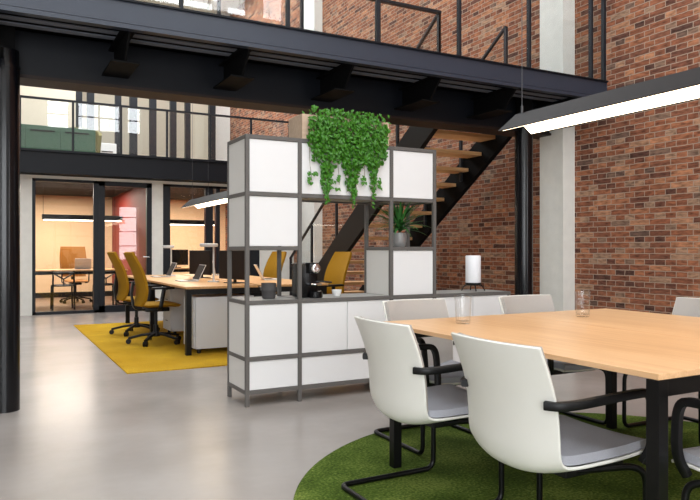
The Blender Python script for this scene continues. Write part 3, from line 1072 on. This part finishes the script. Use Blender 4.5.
def pedestal(x, y, label):
    t = thing('drawer_pedestal', label, 'drawer unit', (x, y, YZ), group='drawer pedestals under the bench desk')
    bx('body', M['pedestal'], -0.32, 0.34, -0.21, 0.21, 0.05, 0.61, t, 0.004)
    for z0, z1 in ((0.06, 0.19), (0.195, 0.33), (0.335, 0.47), (0.475, 0.60)):
        d = bx('drawer', M['pedestal'], -0.342, -0.322, -0.205, 0.205, z0, z1, t, 0.003)
        bx('drawer_pull', M['black'], -0.348, -0.340, -0.06, 0.06, z1 - 0.012, z1 - 0.004, d)
    for a in (-0.27, 0.29):
        for c in (-0.16, 0.16):
            MB().lathe([(0, 0), (.022, 0), (.022, .05), (0, .05)], (a, c, 0), 14).build('foot', M['black'], t, True)
    return t
pedestal(2.27, 7.36, 'white drawer pedestal under the near end of the bench desk')
pedestal(2.42, 9.05, 'white drawer pedestal deeper under the bench desk, behind the near yellow chair')

# ------------------------------------------------------------------ yellow task chairs
BP = [(-.375, 1.085, .185), (-.345, 1.02, .205), (-.295, .92, .222), (-.255, .82, .230), (-.230, .72, .230), (-.222, .63, .225), (-.235, .54, .205), (-.27, .47, .165)]
def make_task_chair(label, high=False):
    t = thing('task_chair', label, 'chair', group=None if high else 'yellow task chairs at the bench desk')
    cloth = M['ochre'] if high else M['yellow']
    prof = spline([(-.34, 1.20, .25), (-.31, 1.0, .27), (-.28, .8, .27), (-.26, .55, .25)] if high else BP, 30)
    def grid(off):
        rows = []
        for i, r in enumerate(prof):
            a = prof[max(i - 1, 0)]
            c = prof[min(i + 1, 29)]
            tx, tz = c[0] - a[0], c[1] - a[1]
            l = math.hypot(tx, tz)
            nx, nz = -tz / l, tx / l
            row = []
            for k in range(13):
                s = -1 + k / 6
                row.append(Vector((r[0] + nx * off + 0.045 * s * s, s * r[2], r[1] + nz * off)))
            rows.append(row)
        return rows
    MB().sheet(grid(0.0), grid(0.03)).build('backrest', cloth, t, True)
    sg_a, sg_b = [], []
    for i in range(13):
        u = -1 + i / 6
        ra, rb = [], []
        for j in range(13):
            v = -1 + j / 6
            k = max(0, 1 - abs(v) ** 4 * 0.35)
            x = 0.03 + u * 0.235 * (0.85 + 0.15 * k) 
            y = v * 0.235 * (1 - 0.12 * abs(u) ** 4)
            e = 1 - max(abs(u), abs(v)) ** 6
            drop = 0.02 * max(0, u - 0.5)
            ra.append(Vector((x, y, 0.475 + 0.02 * e - drop)))
            rb.append(Vector((x, y, 0.470 - 0.03 * e - drop)))
        sg_a.append(ra)
        sg_b.append(rb)
    MB().sheet(sg_a, sg_b).build('seat', cloth, t, True)
    MB().box(-0.14, 0.14, -0.10, 0.10, 0.385, 0.435, 0.012).build('tilt_mechanism', M['black'], t, True)
    MB().strip(fillet([(-.08, 0, .405), (-.26, 0, .42), (-.29, 0, .60), (-.27, 0, .74)], 0.06), (0, 1, 0), 0.07, 0.022).build('back_support', M['black'], t, True)
    MB().lathe([(0, .09), (.03, .09), (.03, .22), (.02, .22), (.02, .39), (0, .39)], n=18).build('gas_column', M['black'], t, True)
    MB().lathe([(0, .085), (.05, .085), (.055, .10), (.04, .14), (0, .14)], n=20).build('hub', M['black'], t, True)
    for k in range(5):
        a = 2 * PI * k / 5 + 0.3
        c, s = math.cos(a), math.sin(a)
        MB().strip([(.04 * c, .04 * s, .118), (.17 * c, .17 * s, .10), (.315 * c, .315 * s, .066)], (-s, c, 0), 0.036, 0.028).build('spoke', M['black'], t, True)
        ca = MB()
        for q in (-1, 1):
            ring = MB()
            o = [(.315 * c + q * 0.014 * -s, .315 * s + q * 0.014 * c, .03)]
            ctr = Vector(o[0])
            ax = Vector((-s, c, 0))
            ca.tube([ctr - ax * 0.009, ctr + ax * 0.009], 0.03, 16)
        ca.tube([(.315 * c, .315 * s, .03), (.315 * c, .315 * s, .07)], 0.007, 8)
        ca.build('castor', M['black'], t, True)
    for s in (-1, 1):
        MB().strip(fillet([(-.02, .20 * s, .42), (-.02, .275 * s, .43), (.02, .275 * s, .66)], 0.05), (1, 0, 0), 0.045, 0.02).build('arm_post', M['black'], t, True)
        MB().box(-.12, .14, .275 * s - .04, .275 * s + .04, .66, .688, 0.012).build('armrest', M['black'], t, True)
    return t
tc = make_task_chair('mustard yellow task chair on the left of the desk, the nearer of the pair')
tc.location = (1.76, 8.22, YZ)
tc.rotation_euler = (0, 0, 0.05)
TG = tc['group']
copy_tree(tc, (1.73, 9.28, YZ), 0.05, 'mustard yellow task chair on the left of the desk, just behind the nearer one', TG)
copy_tree(tc, (3.79, 7.80, YZ), PI + 0.1, 'mustard yellow task chair seen through the shelf right of the coffee machine', TG)
copy_tree(tc, (3.74, 9.85, YZ), PI + 0.2, 'mustard yellow task chair seen through the left open shelf bay, behind a laptop', TG)

# ------------------------------------------------------------------ things on the desk
def laptop(x, y, rz, label, z=0.74, tilt=0.45, back='silver', group='open laptops on the bench desk'):
    """open laptop whose user sits towards local -x"""
    t = thing('laptop', label, 'laptop', (x, y, z), rz, group)
    b_ = bx('base', M['silver'], -0.22, 0.0, -0.155, 0.155, 0.0, 0.014, t, 0.004)
    bx('keyboard', M['screen'], -0.12, -0.02, -0.135, 0.135, 0.0135, 0.0155, b_)
    lid = MB()
    lid.box(-0.004, 0.004, -0.155, 0.155, 0.0, 0.212, 0.003)
    l = lid.build('lid', M['silver'], t)
    l.location = (0.002, 0, 0.013)
    l.rotation_euler = (0, tilt, 0)
    bx('screen', M['screen'], -0.0055, -0.0035, -0.148, 0.148, 0.010, 0.205, l)
    return t
laptop(2.27, 8.33, -0.02, 'open laptop on the left desk side, dark screen, below the near desk lamp')
laptop(2.27, 9.80, -0.02, 'open laptop farther along the left desk side, in front of the concrete pier')
laptop(3.14, 8.25, PI - 0.24, 'open laptop on the right desk side, seen edge-on through the open shelf bay', tilt=0.5)
laptop(3.06, 10.1, PI - 0.25, 'open laptop with pale lid back turned, behind the near desk lamp', tilt=0.15)

def monitor(x, y, rz, label):
    t = thing('monitor', label, 'monitor', (x, y, 0.74), rz, 'monitors on the bench desk')
    h = bx('housing', M['black'], -0.012, 0.018, -0.30, 0.30, 0.045, 0.385, t, 0.005)
    bx('screen', M['screen'], -0.0145, -0.012, -0.29, 0.29, 0.055, 0.375, h)
    MB().strip([(0.03, 0, 0.01), (0.035, 0, 0.2)], (0, 1, 0), 0.05, 0.02).build('stand', M['black'], t)
    MB().box(-0.06, 0.11, -0.11, 0.11, 0.0, 0.010, 0.004).build('foot', M['black'], t)
    return t
monitor(2.60, 9.30, 0.22, 'black monitor on the desk under the pendant lamp, left of the shelving')
monitor(2.52, 7.62, 0.22, 'black monitor at the near desk end, partly behind the shelf post')

def desk_lamp(x, y, label, r=0.11, h=0.43, dx=-0.06):
    t = thing('desk_lamp', label, 'lamp', (x, y, 0.74), 0, 'desk lamps on the bench desk')
    MB().lathe([(0, 0), (.07, 0), (.075, .005), (.07, .014), (0, .016)], n=28).build('base', M['lampgrey'], t, True)
    MB().tube([(0, 0, .012), (0, 0, h)], 0.011, 12).build('stem', M['lampgrey'], t, True)
    MB().lathe([(0, h - 0.002), (r * 0.93, h - 0.002), (r, h + 0.008), (r, h + 0.032), (r * 0.93, h + 0.040), (0, h + 0.042)], (dx, 0, 0), 36).build('lamp_head', M['lampgrey'], t, True)
    return t
desk_lamp(2.41, 8.02, 'white disc desk lamp on the near half of the desk')
desk_lamp(2.40, 10.16, 'small pale disc desk lamp at the far half of the desk, before the concrete pier', 0.085, 0.42, -0.04)

# ------------------------------------------------------------------ offices behind the glass
def bar_lamp(x0, x1, y, z, label, cables):
    t = thing('pendant_lamp', label, 'lamp', ((x0 + x1) / 2, y, z), 0, 'linear lamps in the glazed offices')
    L = (x1 - x0) / 2
    bx('housing', M['black'], -L, L, -0.05, 0.05, 0.0, 0.10, t, 0.004)
    bx('diffuser', M['glow2'], -L + 0.03, L - 0.03, -0.04, 0.04, -0.018, 0.0, t)
    for c in cables:
        MB().tube([(c * L, 0, 0.1), (c * L, 0, 2.43 - z)], 0.004, 6).build('cable', M['black'], t, True)
    return t
bar_lamp(0.90, 2.42, 14.5, 1.735, 'black linear lamp hanging in the left glazed office', (-0.97, 0.8))
bar_lamp(2.95, 4.6, 14.9, 1.70, 'black linear lamp hanging in the right glazed office', (-0.7, 0.9))

def office_table(x0, x1, y0, y1, label):
    t = thing('office_table', label, 'table', (0, 0, 0))
    bx('tabletop', M['oakdesk'], x0, x1, y0, y1, 0.715, 0.74, t, 0.003)
    for x in (x0 + 0.06, x1 - 0.06):
        for y in (y0 + 0.06, y1 - 0.06):
            bx('leg', M['tube'], x - 0.03, x + 0.03, y - 0.03, y + 0.03, 0, 0.715, t)
    for y in (y0 + 0.06, y1 - 0.06):
        bx('rail', M['tube'], x0 + 0.09, x1 - 0.09, y - 0.02, y + 0.02, 0.655, 0.714, t)
    return t
office_table(0.55, 2.45, 14.0, 15.0, 'oak table with black legs in the left glazed office')
office_table(2.95, 4.85, 14.4, 15.3, 'oak table with black legs in the right glazed office')

oc = make_task_chair('ochre high-backed chair behind the table in the left glazed office', True)
oc.location = (1.62, 15.5, 0)
oc.rotation_euler = (0, 0, -PI / 2 + 0.1)
oc2 = copy_tree(oc, (3.22, 15.9, 0), -PI / 2, 'ochre chair in the right glazed office, half hidden by the black frame')

def side_chair(x, y, rz, label):
    t = thing('side_chair', label, 'chair', (x, y, 0), rz, 'black side chairs in the left office')
    MB().lathe([(0, .44), (.19, .44), (.205, .452), (.205, .465), (.19, .472), (0, .475)], n=28).build('seat', M['black'], t, True)
    for a, c in ((-.19, -.19), (-.19, .19), (.19, -.19), (.19, .19)):
        top = 0.735 if a < 0 else 0.45
        MB().tube([(a * 0.98, c, 0.0), (a * 0.95, c * 0.95, top)], 0.016, 8).build('leg', M['black'], t, True)
    MB().tube([(-.18, -.19, .70), (-.19, 0, .58), (-.19, 0, .46)], 0.014, 8).tube([(-.18, .19, .70), (-.19, 0, .58)], 0.014, 8).build('back_splat', M['black'], t, True)
    MB().tube([(-.18, -.19, .70), (-.215, 0, .705), (-.18, .19, .70)], 0.015, 8).build('top_rail', M['black'], t, True)
    return t
side_chair(1.22, 13.85, PI / 2, 'black wooden chair with Y-shaped back at the left office table')
side_chair(1.98, 13.87, PI / 2, 'black wooden chair seen behind the glass door frame in the left office')
laptop(1.66, 14.55, -PI / 2, 'grey laptop lid standing open on the left office table', tilt=0.22, group=None)
mb = thing('monitor', 'black monitor on the table in the right glazed office', 'monitor', (3.6, 14.85, 0.74), 0)
bx('housing', M['black'], -0.28, 0.28, -0.02, 0.02, 0.06, 0.40, mb, 0.004)
bx('foot', M['black'], -0.1, 0.1, -0.08, 0.08, 0.0, 0.012, mb)
bx('stand', M['black'], -0.03, 0.03, 0.0, 0.03, 0.01, 0.1, mb)

# ------------------------------------------------------------------ upper floor furniture
gc = thing('green_cabinet', 'green lacquered cabinet on the upper floor behind the glass railing', 'cabinet', (0.52, 14.3, 2.83))
bx('body', M['greenbox'], 0.0, 1.35, 0.0, 0.5, 0.0, 0.72, gc, 0.01)
for k in range(2):
    d = bx('door', M['greenbox'], 0.08 + k * 0.62, 0.68 + k * 0.62, -0.018, 0.0, 0.04, 0.66, gc, 0.004)
    bx('door_handle', M['black'], 0.16 + k * 0.62, 0.60 + k * 0.62, -0.035, -0.018, 0.60, 0.63, d, 0.006)
ac = thing('lounge_chair', 'olive round-backed lounge chair on the upper floor beyond the green cabinet', 'chair', (1.72, 15.3, 2.83))
lb = MB()
A, B_ = [], []
for i in range(9):
    h = i / 8
    ra, rb = [], []
    for j in range(17):
        a = -1.9 + 3.8 * j / 16 + PI / 2
        top = 0.75 + 0.22 * math.cos((j / 16 - 0.5) * PI)
        rr = 0.36 + 0.05 * h
        ra.append(Vector((rr * math.cos(a), rr * math.sin(a), 0.2 + (top - 0.2) * h)))
        rb.append(Vector(((rr - 0.07) * math.cos(a), (rr - 0.07) * math.sin(a), 0.2 + (top - 0.2) * h)))
    A.append(ra)
    B_.append(rb)
lb.sheet(A, B_).build('backrest', M['olive'], ac, True)
MB().lathe([(0, .22), (.30, .22), (.31, .26), (.30, .42), (0, .44)], n=28).build('seat', M['olive'], ac, True)
for k in range(4):
    a = PI / 4 + k * PI / 2
    MB().tube([(.26 * math.cos(a), .26 * math.sin(a), .22), (.32 * math.cos(a), .32 * math.sin(a), 0)], 0.014, 8).build('leg', M['black'], ac, True)
pr = thing('printer', 'small white printer on a stand on the upper floor', 'printer', (2.30, 15.9, 2.83))
bx('stand', M['plaster'], -0.22, 0.22, -0.2, 0.2, 0, 0.42, pr, 0.005)
bx('body', M['china'], -0.2, 0.2, -0.18, 0.18, 0.42, 0.68, pr, 0.02)
bx('paper_slot', M['black'], -0.12, 0.12, -0.19, -0.178, 0.48, 0.50, pr)

sl = thing('ceiling_spotlight', 'small round spotlight glowing on the upper ceiling', 'lamp', (3.2, 12.2, ZC))
MB().lathe([(0, -.10), (.09, -.10), (.10, -.09), (.10, 0), (0, 0)], n=24).build('can', M['plaster'], sl, True)
MB().lathe([(0, -.108), (.075, -.108), (.075, -.101), (0, -.101)], n=24).build('bulb', M['spot'], sl, True)

# ------------------------------------------------------------------ light
w = bpy.data.worlds.new('sky')
scene.world = w
w.use_nodes = True
bg = w.node_tree.nodes['Background']
bg.inputs['Color'].default_value = (0.80, 0.90, 1.0, 1)
bg.inputs['Strength'].default_value = 1.0

def area(name, loc, rot, sx, sy, power, col):
    l = bpy.data.lights.new(name, 'AREA')
    l.shape = 'RECTANGLE'
    l.size = sx
    l.size_y = sy
    l.energy = power
    l.color = col
    o = bpy.data.objects.new(name, l)
    COL.objects.link(o)
    o.location = loc
    o.rotation_euler = rot
    return o
DAY = (0.95, 0.975, 1.0)
KW = 25.0      # daylight per square metre of window (W)
for i, (a, c, z0, z1) in enumerate(front_holes):
    k = 1.0 if z0 < 2 else 1.3
    area('daylight_front', ((a + c) / 2, YN - 0.32, (z0 + z1) / 2), (PI / 2, 0, 0), c - a, z1 - z0, KW * k * (c - a) * (z1 - z0), DAY)
for i, (a, c, z0, z1) in enumerate(left_holes):
    area('daylight_left', (XL - 0.32, (a + c) / 2, (z0 + z1) / 2), (PI / 2, 0, -PI / 2), c - a, z1 - z0, 0.55 * KW * (c - a) * (z1 - z0), DAY)
for i, (x0, x1, y0, y1) in enumerate(ADDED_SKYLIGHTS):
    area('added_roof_light', ((x0 + x1) / 2, (y0 + y1) / 2, ZC + 0.3), (0, 0, 0), x1 - x0, y1 - y0, (0.40 if y0 < 5 else 0.5 if y0 < 13 else 1.15) * KW * (x1 - x0) * (y1 - y0), DAY)  # fill light through the added roof openings
WARM = (1.0, 0.87, 0.75)
area('office_fill', (1.2, 15.6, 2.40), (0, 0, 0), 2.0, 1.2, 150, WARM)  # unseen fill added under the ceiling to brighten both offices
area('office_fill', (3.9, 15.6, 2.40), (0, 0, 0), 2.0, 1.2, 150, WARM)

scene.view_settings.view_transform = 'Standard'
scene.view_settings.look = 'None'
scene.view_settings.gamma = 1.0
scene.view_settings.use_curve_mapping = False
scene.view_settings.exposure = 0.3
scene.cycles.use_denoising = True
scene.cycles.max_bounces = 8
scene.cycles.diffuse_bounces = 4
scene.cycles.glossy_bounces = 4
scene.cycles.transparent_max_bounces = 16
scene.cycles.caustics_reflective = False
scene.cycles.caustics_refractive = False
scene.cycles.sample_clamp_indirect = 6
